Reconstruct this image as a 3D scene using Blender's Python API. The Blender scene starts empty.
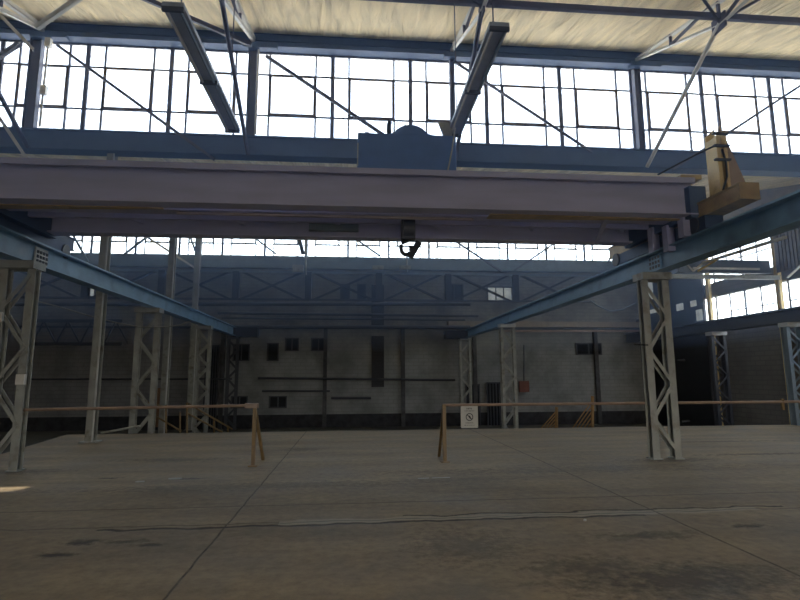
import bpy, bmesh, math, random
from mathutils import Vector, Matrix
random.seed(7)
sc = bpy.context.scene
C = sc.collection
V = Vector
# ---------------------------------------------------------------- camera
F = 530.0; CH = 1.6
YAW = math.atan(48/536.); PITCH = math.atan(77/530.); ROLL = 0.005
fwd = V((math.sin(YAW)*math.cos(PITCH), math.cos(YAW)*math.cos(PITCH), math.sin(PITCH)))
rt = V((math.cos(YAW), -math.sin(YAW), 0)); up = rt.cross(fwd)
R_ = rt*math.cos(ROLL) - up*math.sin(ROLL); U_ = up*math.cos(ROLL) + rt*math.sin(ROLL)
cam_d = bpy.data.cameras.new('camera'); cam = bpy.data.objects.new('camera', cam_d); C.objects.link(cam)
cam_d.sensor_width = 36; cam_d.lens = F/800*36; cam_d.clip_end = 300
m = Matrix.Identity(4)
for i in range(3): m[i][0] = R_[i]; m[i][1] = U_[i]; m[i][2] = -fwd[i]; m[i][3] = (0, 0, CH)[i]
cam.matrix_world = m; sc.camera = cam

def at(px, py, y):            # world point seen at a pixel on the plane Y=y
    d = fwd*F + R_*(px-400) + U_*(300-py)
    return V((0, 0, CH)) + d*(y/d.y)
def atx(px, py, x):
    d = fwd*F + R_*(px-400) + U_*(300-py)
    return V((0, 0, CH)) + d*(x/d.x)

# ---------------------------------------------------------------- materials
MATS = {}
def mat(name, col, rough=.6, metal=0., var=.12, scale=3., bump=.0, spec=.5, dark=None, dscale=1.2, dlo=.5, dhi=.75, stretch=(1, 1, 1)):
    mt = bpy.data.materials.new(name); mt.use_nodes = True
    nt = mt.node_tree; N = nt.nodes; L = nt.links
    b = N['Principled BSDF']
    b.inputs['Roughness'].default_value = rough; b.inputs['Metallic'].default_value = metal
    b.inputs['Specular IOR Level'].default_value = spec
    g = N.new('ShaderNodeNewGeometry')
    mp = N.new('ShaderNodeMapping'); mp.inputs['Scale'].default_value = stretch
    L.new(g.outputs['Position'], mp.inputs['Vector'])
    n = N.new('ShaderNodeTexNoise'); n.inputs['Scale'].default_value = scale; n.inputs['Detail'].default_value = 6
    L.new(mp.outputs[0], n.inputs['Vector'])
    r = N.new('ShaderNodeMapRange'); r.inputs[1].default_value = .3; r.inputs[2].default_value = .7
    r.inputs[3].default_value = 1-var; r.inputs[4].default_value = 1+var
    L.new(n.outputs[0], r.inputs[0])
    mx = N.new('ShaderNodeVectorMath'); mx.operation = 'SCALE'; mx.inputs[0].default_value = col
    L.new(r.outputs[0], mx.inputs['Scale'])
    out = mx.outputs[0]
    if dark:
        n2 = N.new('ShaderNodeTexNoise'); n2.inputs['Scale'].default_value = dscale; n2.inputs['Detail'].default_value = 8
        L.new(mp.outputs[0], n2.inputs['Vector'])
        r2 = N.new('ShaderNodeMapRange'); r2.inputs[1].default_value = dlo; r2.inputs[2].default_value = dhi
        L.new(n2.outputs[0], r2.inputs[0])
        m2 = N.new('ShaderNodeMix'); m2.data_type = 'RGBA'
        L.new(r2.outputs[0], m2.inputs[0]); L.new(out, m2.inputs[6]); m2.inputs[7].default_value = (*dark, 1)
        out = m2.outputs[2]
    L.new(out, b.inputs['Base Color'])
    if bump:
        bp = N.new('ShaderNodeBump'); bp.inputs['Strength'].default_value = bump; bp.inputs['Distance'].default_value = .03
        L.new(n.outputs[0], bp.inputs['Height']); L.new(bp.outputs[0], b.inputs['Normal'])
    MATS[name] = mt
    return mt

rust = (.10, .06, .035)
blue = mat('blue_painted_steel', (.055, .095, .19), .6, var=.12, dark=(.045, .07, .14), dscale=1.5)
hoist_m = mat('bright_blue_hoist_paint', (.10, .20, .48), .5, var=.1)
girder_m = mat('teal_painted_steel', (.16, .30, .46), .5, var=.12, dark=(.10, .18, .29), dscale=2)
grey_m = mat('grey_green_painted_steel', (.30, .31, .29), .5, var=.15, dark=(.16, .14, .11), dscale=4, dlo=.55)
pale_m = mat('pale_steel', (.62, .60, .56), .5, var=.1)
crane_m = mat('mauve_glare_tinted_steel', (.42, .43, .62), .6, var=.08, dark=(.35, .36, .52), dscale=1.4, stretch=(.3, 1, 2))  # mauve albedo carries the bluish glare veil over yellow-tan crane steel
crane_y = mat('faded_yellow_paint', (.42, .31, .17), .5, var=.15, dark=(.25, .19, .12), dscale=5)
crane_c = mat('cream_yellow_paint', (.75, .58, .27), .5, var=.12, dark=(.4, .28, .12), dscale=5, dlo=.6)
dark_m = mat('dark_steel', (.045, .05, .065), .5)
tie_m = mat('dark_purple_steel', (.07, .065, .11), .55)
mull_m = mat('grey_sash_steel', (.10, .10, .14), .6)
sash_m = mat('rusty_sash_steel', (.11, .075, .055), .7, var=.3, scale=8)
rail_m = mat('brown_yellow_painted_pipe', (.20, .125, .045), .5, var=.25, scale=6, dark=(.11, .07, .045), dscale=6)
railtop_m = mat('worn_rail_paint', (.24, .165, .12), .45, var=.2, scale=5)
stairy_m = mat('ochre_painted_steel', (.30, .17, .06), .5, var=.2, scale=6)
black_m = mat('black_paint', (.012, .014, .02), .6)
white_m = mat('sign_white', (.40, .40, .37), .5, var=.08)
red_m = mat('dull_red_paint', (.16, .055, .04), .6)
wood_m = mat('brown_board', (.20, .11, .06), .7)
cap_m = mat('pale_cap', (.5, .52, .52), .5)
clad_m = mat('brown_corrugated_sheet', (.16, .13, .13), .6, var=.2)
upper_m = None

def brick_mat(name, c1, c2, mortar, rough=.85, dark=None, bw=.55, bh=.2, flip=False, lo=.45, hi=.8):
    mt = bpy.data.materials.new(name); mt.use_nodes = True
    nt = mt.node_tree; N = nt.nodes; L = nt.links; b = N['Principled BSDF']
    b.inputs['Roughness'].default_value = rough
    g = N.new('ShaderNodeNewGeometry'); s = N.new('ShaderNodeSeparateXYZ'); L.new(g.outputs['Position'], s.inputs[0])
    cb = N.new('ShaderNodeCombineXYZ'); L.new(s.outputs[1 if flip else 0], cb.inputs[0]); L.new(s.outputs[2], cb.inputs[1])
    br = N.new('ShaderNodeTexBrick'); L.new(cb.outputs[0], br.inputs['Vector'])
    br.inputs['Color1'].default_value = (*c1, 1); br.inputs['Color2'].default_value = (*c2, 1); br.inputs['Mortar'].default_value = (*mortar, 1)
    br.inputs['Scale'].default_value = 1; br.inputs['Brick Width'].default_value = bw; br.inputs['Row Height'].default_value = bh
    br.inputs['Mortar Size'].default_value = .02
    n = N.new('ShaderNodeTexNoise'); n.inputs['Scale'].default_value = .7; n.inputs['Detail'].default_value = 9
    n.inputs['Roughness'].default_value = .65
    L.new(g.outputs['Position'], n.inputs['Vector'])
    r = N.new('ShaderNodeMapRange'); r.inputs[1].default_value = lo; r.inputs[2].default_value = hi; L.new(n.outputs[0], r.inputs[0])
    mx = N.new('ShaderNodeMix'); mx.data_type = 'RGBA'; L.new(r.outputs[0], mx.inputs[0]); L.new(br.outputs[0], mx.inputs[6])
    mx.inputs[7].default_value = (*(dark or mortar), 1)
    L.new(mx.outputs[2], b.inputs['Base Color'])
    bp = N.new('ShaderNodeBump'); bp.inputs['Strength'].default_value = .4; bp.inputs['Distance'].default_value = .02
    L.new(br.outputs[0], bp.inputs['Height']); L.new(bp.outputs[0], b.inputs['Normal'])
    return mt
white_brick = brick_mat('whitewashed_brick', (.27, .28, .285), (.26, .27, .275), (.225, .23, .235), dark=(.14, .145, .15), lo=.4, hi=.7)
upper_brick = brick_mat('grey_upper_brick', (.27, .28, .285), (.25, .26, .27), (.20, .21, .22), dark=(.12, .125, .135), lo=.4, hi=.7)
side_brick = brick_mat('grey_brown_brick', (.17, .16, .155), (.15, .145, .14), (.12, .12, .12), dark=(.10, .095, .095), flip=True)
dark_brick = brick_mat('sooty_brick', (.22, .22, .23), (.21, .21, .22), (.18, .18, .19), dark=(.11, .11, .12))

# glass: clear, dusty pane of a steel sash
glass_m = bpy.data.materials.new('dusty_glass'); glass_m.use_nodes = True
nt = glass_m.node_tree; N = nt.nodes; L = nt.links; N.remove(N['Principled BSDF'])
tr = N.new('ShaderNodeBsdfTransparent'); tr.inputs[0].default_value = (.93, .95, .96, 1)
tl = N.new('ShaderNodeBsdfTranslucent'); tl.inputs[0].default_value = (.9, .9, .86, 1)
gl = N.new('ShaderNodeBsdfGlossy'); gl.inputs['Roughness'].default_value = .1; gl.inputs[0].default_value = (.8, .8, .8, 1)
g = N.new('ShaderNodeNewGeometry'); n = N.new('ShaderNodeTexNoise'); n.inputs['Scale'].default_value = 1.3; n.inputs['Detail'].default_value = 7
L.new(g.outputs['Position'], n.inputs['Vector'])
r = N.new('ShaderNodeMapRange'); r.inputs[1].default_value = .35; r.inputs[2].default_value = .75; r.inputs[3].default_value = .12; r.inputs[4].default_value = .6
L.new(n.outputs[0], r.inputs[0])
m1 = N.new('ShaderNodeMixShader'); L.new(r.outputs[0], m1.inputs[0]); L.new(tr.outputs[0], m1.inputs[1]); L.new(tl.outputs[0], m1.inputs[2])
m2 = N.new('ShaderNodeMixShader'); m2.inputs[0].default_value = .05; L.new(m1.outputs[0], m2.inputs[1]); L.new(gl.outputs[0], m2.inputs[2])
L.new(m2.outputs[0], N['Material Output'].inputs[0])

# ceiling: creased cream sheeting
ceil_m = bpy.data.materials.new('creased_cream_sheeting'); ceil_m.use_nodes = True
nt = ceil_m.node_tree; N = nt.nodes; L = nt.links; b = N['Principled BSDF']; b.inputs['Roughness'].default_value = .8
g = N.new('ShaderNodeNewGeometry')
mp = N.new('ShaderNodeMapping'); mp.inputs['Scale'].default_value = (2.2, .35, .3); mp.inputs['Rotation'].default_value = (0, 0, .12); L.new(g.outputs['Position'], mp.inputs[0])
n = N.new('ShaderNodeTexNoise'); n.inputs['Scale'].default_value = 1.6; n.inputs['Detail'].default_value = 5; n.inputs['Distortion'].default_value = .6; L.new(mp.outputs[0], n.inputs['Vector'])
cr = N.new('ShaderNodeMapRange'); cr.inputs[1].default_value = .3; cr.inputs[2].default_value = .7; cr.inputs[3].default_value = .70; cr.inputs[4].default_value = 1.10; L.new(n.outputs[0], cr.inputs[0])
sv = N.new('ShaderNodeVectorMath'); sv.operation = 'SCALE'; sv.inputs[0].default_value = (.92, .76, .49); L.new(cr.outputs[0], sv.inputs['Scale'])
L.new(sv.outputs[0], b.inputs['Base Color'])
bp = N.new('ShaderNodeBump'); bp.inputs['Strength'].default_value = 1; bp.inputs['Distance'].default_value = .25; L.new(n.outputs[0], bp.inputs['Height']); L.new(bp.outputs[0], b.inputs['Normal'])

# concrete floor with joints, cracks and oil stains
floor_m = bpy.data.materials.new('worn_concrete'); floor_m.use_nodes = True
nt = floor_m.node_tree; N = nt.nodes; L = nt.links; b = N['Principled BSDF']
g = N.new('ShaderNodeNewGeometry'); sp = N.new('ShaderNodeSeparateXYZ'); L.new(g.outputs['Position'], sp.inputs[0])
def math_(op, a, b_=None, clamp=False):
    k = N.new('ShaderNodeMath'); k.operation = op; k.use_clamp = clamp
    for i, q in enumerate((a, b_)):
        if q is None: continue
        if isinstance(q, (int, float)): k.inputs[i].default_value = q
        else: L.new(q, k.inputs[i])
    return k.outputs[0]
def noise(scale, det=6, rough=.5, vec=None):
    k = N.new('ShaderNodeTexNoise'); k.inputs['Scale'].default_value = scale; k.inputs['Detail'].default_value = det; k.inputs['Roughness'].default_value = rough
    L.new(vec or g.outputs['Position'], k.inputs['Vector']); return k.outputs[0]
mp = N.new('ShaderNodeMapping'); mp.inputs['Scale'].default_value = (.25, 1.1, 1); L.new(g.outputs['Position'], mp.inputs[0])
n1 = noise(.9, 9, .6); n2 = noise(9, 6, .7); n3 = noise(1.3, 7, .6, mp.outputs[0]); nb = noise(2.2, 5)
def rng(v, a, b_, c=0., d=1.):
    k = N.new('ShaderNodeMapRange'); k.inputs[1].default_value = a; k.inputs[2].default_value = b_; k.inputs[3].default_value = c; k.inputs[4].default_value = d
    L.new(v, k.inputs[0]); return k.outputs[0]
k0 = math_('MULTIPLY', rng(n1, .3, .7, .72, 1.22), rng(n3, .3, .7, .72, 1.22))
k0 = math_('MULTIPLY', k0, rng(n2, .25, .75, .70, 1.28))
def line(coord, c, w, amp, gate=None):       # mask 1 on a wobbly line
    o = math_('ADD', coord, math_('MULTIPLY', math_('SUBTRACT', nb, .5), amp))
    d = math_('ABSOLUTE', math_('SUBTRACT', o, c))
    k = rng(d, w*.4, w, 1, 0)
    return math_('MULTIPLY', k, gate) if gate is not None else k
def between(coord, a, b_): return math_('MULTIPLY', math_('GREATER_THAN', coord, a), math_('LESS_THAN', coord, b_))
X_, Y_ = sp.outputs[0], sp.outputs[1]
masks = [math_('MULTIPLY', line(X_, -1.36, .015, .05), rng(n2, .3, .6, .4, 1)),
         math_('MULTIPLY', line(X_, 3.6, .02, .05), rng(n2, .3, .6, .3, .9)),
         math_('MULTIPLY', line(Y_, 7.12, .025, .05), .55),
         math_('MULTIPLY', line(Y_, 6.18, .045, .25), between(X_, -2.7, 3.4)),
         math_('MULTIPLY', line(Y_, 6.42, .03, .3), between(X_, .6, 5.3)),
         math_('MULTIPLY', line(Y_, 6.3, .02, .2), .6)]
for sx, sy, rx, ry, st in [(-2.62, 5.78, .16, .10, .9), (-2.70, 5.40, .17, .07, 1), (-1.94, 5.62, .12, .06, .8), (-2.2, 5.75, .2, .06, .7), (2.6, 4.25, .9, .35, .75), (2.0, 4.6, .5, .25, .6),
                           (4.25, 5.62, .2, .06, 1), (3.0, 5.4, .5, .12, .6), (1.1, 5.3, .5, .5, .4), (-1.1, 12.4, .4, .3, .5), (-2.6, 9.1, .25, .06, .9), (-3.9, 9.3, .2, .05, .9),
                           (5.4, 4.7, .3, .15, .7), (-3.4, 11.2, 1.1, .25, .5), (4, 9.2, 3, .3, .35), (-1.5, 8.4, 3, .25, .35), (6.2, 10.0, .9, .25, .5), (-6.0, 10.1, .9, .25, .5), (8.5, 10.5, 1.4, .12, .6), (9, 12.6, 1.6, .1, .5)]:
    dx = math_('DIVIDE', math_('SUBTRACT', X_, sx), rx); dy = math_('DIVIDE', math_('SUBTRACT', Y_, sy), ry)
    d = math_('ADD', math_('SQRT', math_('ADD', math_('MULTIPLY', dx, dx), math_('MULTIPLY', dy, dy))), math_('MULTIPLY', math_('SUBTRACT', n2, .5), 3.2))
    masks.append(rng(d, .3, 1.3, st, 0))
tot = masks[0]
for q in masks[1:]: tot = math_('MAXIMUM', tot, q)
sv = N.new('ShaderNodeVectorMath'); sv.operation = 'SCALE'; sv.inputs[0].default_value = (.245, .195, .128); L.new(k0, sv.inputs['Scale'])
# paler trowelled strip along the long joint
strip = math_('MULTIPLY', line(Y_, 6.3, .11, .3), math_('MULTIPLY', between(X_, -.8, 4.9), .6))
mxs = N.new('ShaderNodeMix'); mxs.data_type = 'RGBA'; L.new(strip, mxs.inputs[0]); L.new(sv.outputs[0], mxs.inputs[6]); mxs.inputs[7].default_value = (.40, .36, .28, 1)
mx = N.new('ShaderNodeMix'); mx.data_type = 'RGBA'; L.new(math_('MULTIPLY', tot, .95), mx.inputs[0]); L.new(mxs.outputs[2], mx.inputs[6]); mx.inputs[7].default_value = (.03, .022, .015, 1)
L.new(mx.outputs[2], b.inputs['Base Color'])
L.new(rng(n1, .3, .7, .5, .75), b.inputs['Roughness']); b.inputs['Specular IOR Level'].default_value = .28
bp = N.new('ShaderNodeBump'); bp.inputs['Strength'].default_value = .35; bp.inputs['Distance'].default_value = .02
L.new(math_('SUBTRACT', n2, math_('MULTIPLY', tot, 1.5)), bp.inputs['Height']); L.new(bp.outputs[0], b.inputs['Normal'])

pit_m = mat('dark_pit_concrete', (.06, .06, .055), .9, var=.3)
ground_m = mat('pale_ground', (.42, .42, .36), .9, var=.1)
roof_m = mat('pale_roof_sheet', (.72, .66, .54), .6, var=.08)
steel_in = mat('far_beam_paint', (.16, .21, .26), .6, var=.12)

# ---------------------------------------------------------------- mesh helpers
class MB:
    def __init__(s): s.b = bmesh.new()
    def box(s, lo, hi):
        vs = [s.b.verts.new((x, y, z)) for x in (lo[0], hi[0]) for y in (lo[1], hi[1]) for z in (lo[2], hi[2])]
        for f in ((0, 1, 3, 2), (4, 6, 7, 5), (0, 4, 5, 1), (2, 3, 7, 6), (0, 2, 6, 4), (1, 5, 7, 3)): s.b.faces.new([vs[i] for i in f])
        return s
    def bar(s, p0, p1, w, h, upv=(0, 0, 1), off=(0, 0)):   # rectangular bar; w sideways, h along up
        p0 = V(p0); p1 = V(p1); d = (p1-p0).normalized(); u = V(upv)
        if abs(d.dot(u)) > .99: u = V((0, 1, 0))
        sd = d.cross(u).normalized(); u = sd.cross(d)
        o = sd*off[0] + u*off[1]
        vs = [s.b.verts.new(p + o + sd*a*w/2 + u*c*h/2) for p in (p0, p1) for a in (-1, 1) for c in (-1, 1)]
        for f in ((0, 2, 3, 1), (4, 5, 7, 6), (0, 1, 5, 4), (2, 6, 7, 3), (0, 4, 6, 2), (1, 3, 7, 5)): s.b.faces.new([vs[i] for i in f])
        return s
    def ibeam(s, p0, p1, h, w, t=.02, upv=(0, 0, 1)):
        s.bar(p0, p1, t, h-2*t, upv); s.bar(p0, p1, w, t, upv, (0, h/2-t/2)); s.bar(p0, p1, w, t, upv, (0, -h/2+t/2)); return s
    def angle(s, p0, p1, w, t=.01, upv=(0, 0, 1)):
        s.bar(p0, p1, t, w, upv, (-w/2+t/2, 0)); s.bar(p0, p1, w, t, upv, (0, -w/2+t/2)); return s
    def tube(s, pts, r, n=8):
        pts = [V(p) for p in pts]; rings = []
        for i, p in enumerate(pts):
            d = (pts[min(i+1, len(pts)-1)] - pts[max(i-1, 0)]).normalized()
            u = V((0, 0, 1)) if abs(d.z) < .9 else V((1, 0, 0))
            a = d.cross(u).normalized(); c = d.cross(a)
            rings.append([s.b.verts.new(p + a*r*math.cos(k*2*math.pi/n) + c*r*math.sin(k*2*math.pi/n)) for k in range(n)])
        for i in range(len(rings)-1):
            for k in range(n): s.b.faces.new((rings[i][k], rings[i][(k+1) % n], rings[i+1][(k+1) % n], rings[i+1][k]))
        s.b.faces.new(rings[0]); s.b.faces.new(rings[-1][::-1]); return s
    def prism(s, poly, axis, a, c):     # poly of 2-tuples extruded along axis
        def mk(p, q):
            return {'x': (q, p[0], p[1]), 'y': (p[0], q, p[1]), 'z': (p[0], p[1], q)}[axis]
        v0 = [s.b.verts.new(mk(p, a)) for p in poly]; v1 = [s.b.verts.new(mk(p, c)) for p in poly]
        s.b.faces.new(v0); s.b.faces.new(v1[::-1]); n = len(poly)
        for i in range(n): s.b.faces.new((v0[i], v1[i], v1[(i+1) % n], v0[(i+1) % n]))
        return s
    def build(s, name, m, parent=None, bevel=0):
        bmesh.ops.recalc_face_normals(s.b, faces=s.b.faces)
        me = bpy.data.meshes.new(name); s.b.to_mesh(me); s.b.free(); me.materials.append(m)
        o = bpy.data.objects.new(name, me); C.objects.link(o)
        if parent is not None:
            o.parent = parent
            o.matrix_parent_inverse = Matrix.Translation(-parent.location)
        if bevel:
            bv = o.modifiers.new('bevel', 'BEVEL'); bv.width = bevel; bv.segments = 2
        return o
def tag(o, label, cat, group=None, kind=None):
    o['label'] = label; o['category'] = cat
    if group: o['group'] = group
    if kind: o['kind'] = kind
    return o
def thing(name, label, cat, loc, group=None):
    o = bpy.data.objects.new(name, None); C.objects.link(o); o.location = loc; o.empty_display_size = .2
    return tag(o, label, cat, group)
def struct(o, label=None, cat=None):
    o['kind'] = 'structure'
    if label: o['label'] = label; o['category'] = cat
    return o
def copy_tree(o, loc):
    c = o.copy(); C.objects.link(c); c.location = loc
    for ch in [q for q in bpy.data.objects if q.parent == o]:
        d = ch.copy(); C.objects.link(d); d.parent = c; d.matrix_parent_inverse = ch.matrix_parent_inverse.copy()
        for gr in [q for q in bpy.data.objects if q.parent == ch]:
            e = gr.copy(); C.objects.link(e); e.parent = d
    return c

XL, XR, YF, YB = -20.0, 17.0, 29.0, -14.5
PIT = -1.0
# ---------------------------------------------------------------- floors
struct(MB().prism([(-7.0, YB), (XR, YB), (XR, 16.5), (-8.2, 16.5), (-7.35, 11.5)], 'z', -1.0, 0).build('floor', floor_m), 'raised brown-grey concrete platform with cracks, joints and oil stains', 'floor')
struct(MB().box((XL, YB, PIT-.2), (XR, YF, PIT)).build('floor', pit_m), 'lower dark floor between the platform edge and the far wall', 'floor')
struct(MB().box((-60, -60, PIT-.5), (90, 120, PIT-.25)).build('ground', ground_m), 'pale ground outside the right-hand windows', 'ground')

# ---------------------------------------------------------------- walls
w = MB()
w.box((XL, YF, PIT), (XR, YF+.4, 8.17)); wf = struct(w.build('wall_far', upper_brick), 'tall far brick wall, dark grey above and whitewashed below', 'wall')
zl = at(350, 329, 28.8).z
o = MB().box((at(222, 350, 28.8).x, 28.75, PIT), (at(640, 350, 28.8).x, YF, zl)).build('whitewashed_facing', white_brick, wf)
o = MB().box((XL, 28.75, PIT), (at(221, 350, 28.8).x, YF, zl)).build('sooty_facing', dark_brick, wf); o['label'] = 'sooty dark lower facing at the left'
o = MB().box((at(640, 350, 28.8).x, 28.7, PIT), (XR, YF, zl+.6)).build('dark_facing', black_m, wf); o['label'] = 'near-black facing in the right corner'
MB().box((XL, 28.70, PIT), (XR-.5, 28.75, at(350, 414, 28.7).z)).build('dado', mat('soot_black_dado', (.035, .035, .04), .9, var=.4), wf)
edge_shade_m = mat('edge_shade_brick', (.075, .075, .08), .9, var=.3)  # near-black colour paints the shadow edges along the pilasters
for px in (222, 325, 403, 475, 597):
    q = at(px, 380, 28.7); MB().box((q.x-.10, 28.55, PIT), (q.x+.10, 28.75, zl)).build('pilaster', edge_shade_m, wf)
MB().box((XL, 28.5, zl), (XR-.4, 28.95, zl+.10)).build('ledge', dark_m, wf)
MB().box((at(448, 330, 28.6).x, 28.45, zl+.12), (at(640, 330, 28.6).x, 28.9, zl+.42)).build('cornice', mat('dusty_plaster_band', (.30, .26, .22), .8), wf)

wr = MB()
YN = 24.6
wr.box((XR, YB, PIT), (XR+.35, YF+.4, 3.68)); wr.box((XR, YN, 3.68), (XR+.35, YF+.4, 8.0)); wr.box((XR, YB, 5.3), (XR+.35, YN, 5.95))
wr.box((XR, YB, 7.6), (XR+.35, YN, 8.0)); wr.box((XR, YB, 3.68), (XR+.35, 6, 8))
struct(wr.build('wall_right', side_brick), 'right-hand grey-brown brick wall under the steel windows', 'wall')
for k_, y0_ in enumerate((-14.5, 0, 14.5)):
    for x_, nm_ in ((XR, 'wall_right'), (XL-.35, 'wall_left')):
        struct(MB().prism([(y0_, 8.0), (y0_+14.45, 8.0), (y0_+14.45, 11.5)], 'x', x_, x_+.35).build(nm_, clad_m), 'triangular gable of the %s side above the wall, %s bay' % ('right' if x_ > 0 else 'left', ('rear', 'near', 'distant')[k_]), 'wall')
MB_ = MB().box((XR-.12, YN-.6, PIT), (XR, YF, 8)).build('wall_right', black_m); struct(MB_, 'near-black corner of the right-hand wall', 'wall')  # near-black sheet over the far end of the wall
wl = MB(); wl.box((XL-.35, YB, PIT), (XL, YF+.4, 8)); struct(wl.build('wall_left', dark_brick), 'left-hand wall outside the picture', 'wall')
wb = MB()
wb.box((XL, YB-.3, PIT), (-1.5, YB, 9)); wb.box((4.5, YB-.3, PIT), (XR, YB, 9)); wb.box((-3, YB-.3, 4.2), (6, YB, 9)); wb.box((-3, YB-.3, PIT), (6, YB, 0))  # doorway gap added behind the camera to let in fill daylight
struct(wb.build('wall_rear', dark_brick), 'rear wall behind the viewer with an open doorway added for fill light', 'wall')

# sawtooth roof
sun_dir = V((.62, .28, -.73)).normalized()
pt = V((-5.35, 8.55, 0)); k_ = 1.0
for _ in range(30):
    hp_ = pt - sun_dir*k_; k_ += (8.0+3.42*hp_.y/14.45 - hp_.z)/(-sun_dir.z)*.7
hp_ = pt - sun_dir*k_
HOLE = (hp_.x-.45, hp_.x+.5, hp_.y-.16, hp_.y+.16)     # opening added in the unseen roof to place one patch of sun
def ceiling(y0, lab, hole=None):
    y1 = y0+14.5-.05
    p = [(y0, 8.0), (y1, 11.42), (y1, 11.47), (y0, 8.05)]
    def slab(y_a, y_b, xa, xb, z0, z1, th, mb):       # one strip of the sloping sheet
        f = lambda y: z0+(z1-z0)*(y-y0)/(y1-y0)
        mb.prism([(y_a, f(y_a)), (y_b, f(y_b)), (y_b, f(y_b)+th), (y_a, f(y_a)+th)], 'x', xa, xb)
    def sheet(z0, z1, th, hole, ye):
        mb = MB()
        if not hole: slab(y0, ye, XL, XR, z0, z1, th, mb)
        else:
            xa, xb, ya, yb = hole
            slab(y0, ya, XL, XR, z0, z1, th, mb); slab(yb, ye, XL, XR, z0, z1, th, mb); slab(ya, yb, XL, xa, z0, z1, th, mb); slab(ya, yb, xb, XR, z0, z1, th, mb)
        return mb
    o = sheet(8.0, 11.42, .05, hole, y1).build('ceiling', ceil_m); struct(o, lab, 'ceiling')
    sheet(8.1, 11.57, .05, hole and (hole[0]-.5, hole[1]+.2, hole[2]-.3, hole[3]+.2), y1+.3).build('roof_sheet', roof_m, o)
ceiling(0, 'cream creased ceiling lining sloping up to the high near windows', HOLE)
ceiling(14.5, 'cream ceiling lining of the next bay glimpsed under the blue valley beam')
ceiling(-14.5, 'ceiling lining of the bay behind the viewer')

# ---------------------------------------------------------------- clerestory windows
wn = [0]
PITCHX = 2.275
def clerestory(x0, y, z0, kinds=None):
    wn[0] += 1
    rt_ = bpy.data.objects.new('window_%d' % wn[0], None); C.objects.link(rt_); rt_.location = (x0, y, z0); rt_['kind'] = 'structure'
    rt_.empty_display_size = .2
    return rt_
H = 2.64
def make_proto(y, z0, x0, bar_m, sash_mat):
    r_ = clerestory(x0, y, z0)
    f = MB()
    for xx, ww in ((0, .11), (.47, .045), (1.79, .045)): f.box((x0+xx-ww/2, y-.04, z0), (x0+xx+ww/2, y+.02, z0+H))
    for zz in (.70, 1.95): f.box((x0, y-.025, z0+zz-.022), (x0+PITCHX, y+.015, z0+zz+.022))
    f.box((x0, y-.03, z0), (x0+PITCHX, y+.02, z0+.04)); f.box((x0, y-.03, z0+H-.04), (x0+PITCHX, y+.02, z0+H))
    f.build('frame', bar_m, r_)
    s = MB()
    a, b_, c, d = x0+.47, x0+1.79, z0+.70, z0+1.95
    for lo, hi in (((a, c), (a+.06, d)), ((b_-.06, c), (b_, d)), ((a, c), (b_, c+.06)), ((a, d-.06), (b_, d))): s.box((lo[0], y-.06, lo[1]), (hi[0], y-.02, hi[1]))
    s.build('sash', sash_mat, r_)
    MB().box((x0+.03, y-.004, z0+.03), (x0+PITCHX-.03, y+.002, z0+H-.03)).build('pane', glass_m, r_)
    return r_
near_sash = mull_m
pr = make_proto(14.5, 8.30, -.64, mull_m, sash_m)
def dup_win(src, loc):
    global wn
    c = copy_tree(src, loc); wn[0] += 1; c.name = 'window_%d' % wn[0]; return c
for i in range(-8, 8):
    if i == 0: continue
    dup_win(pr, (-.64+i*PITCHX, 14.5, 8.30))
pf = make_proto(29.0, 8.17, -.30, mull_m, sash_m)
for i in range(-8, 8):
    if i == 0: continue
    if -.3+i*PITCHX+PITCHX > XR+.3: continue
    dup_win(pf, (-.30+i*PITCHX, 29.0, 8.17))

# window band in the right wall
def side_window(y0, y1, z0, z1, rows, n):
    wn[0] += 1
    r_ = bpy.data.objects.new('window_%d' % wn[0], None); C.objects.link(r_); r_.location = (XR, y0, z0); r_['kind'] = 'structure'
    f = MB()
    for k in range(n+1):
        yy = y0+(y1-y0)*k/n; ww = .07 if k in (0, n) or k % 2 == 0 else .035
        f.box((XR+.02, yy-ww/2, z0), (XR+.08, yy+ww/2, z1))
    for k in range(rows+1):
        zz = z0+(z1-z0)*k/rows; f.box((XR+.03, y0, zz-.02), (XR+.07, y1, zz+.02))
    f.build('frame', mull_m, r_)
    MB().box((XR+.045, y0, z0), (XR+.052, y1, z1)).build('pane', glass_m, r_)
    return r_
for (a, b_) in ((19.6, 23.3), (15.2, 19.1), (10.7, 14.9), (6.3, 10.4)):
    side_window(a, b_, 3.68, 5.3, 2, 4)
    side_window(a, b_, 5.95, 7.6, 2, 4)
for yy in (23.5, 19.35, 15.05, 10.55):
    o = MB().ibeam((XR-.15, yy, PIT), (XR-.15, yy, 8.0), .22, .13, .03, (0, 1, 0)).build('window_post', crane_c if yy < 24 else grey_m)
    tag(o, {23.5: 'cream steel post left of the right-hand wall window', 19.35: 'cream steel post between the right-hand wall windows', 15.05: 'cream steel post on the right wall beyond the picture edge', 10.55: 'cream steel post on the right wall nearest the viewer'}[yy], 'post')
c = MB()
for k in range(26):
    yy = 14.7+k*.17; c.box((XR-.36, yy, 5.6), (XR-.30, yy+.11, 7.9)); c.box((XR-.32, yy+.11, 5.6), (XR-.28, yy+.22, 7.9))
tag(c.build('corrugated_cladding', clad_m), 'brown corrugated metal cladding high on the right wall', 'cladding')
tag(MB().angle(atx(787, 277, 16.2), atx(812, 254, 16.2), .1, .015).build('brace_rod', pale_m), 'light diagonal brace in front of the corrugated cladding', 'brace')

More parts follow.
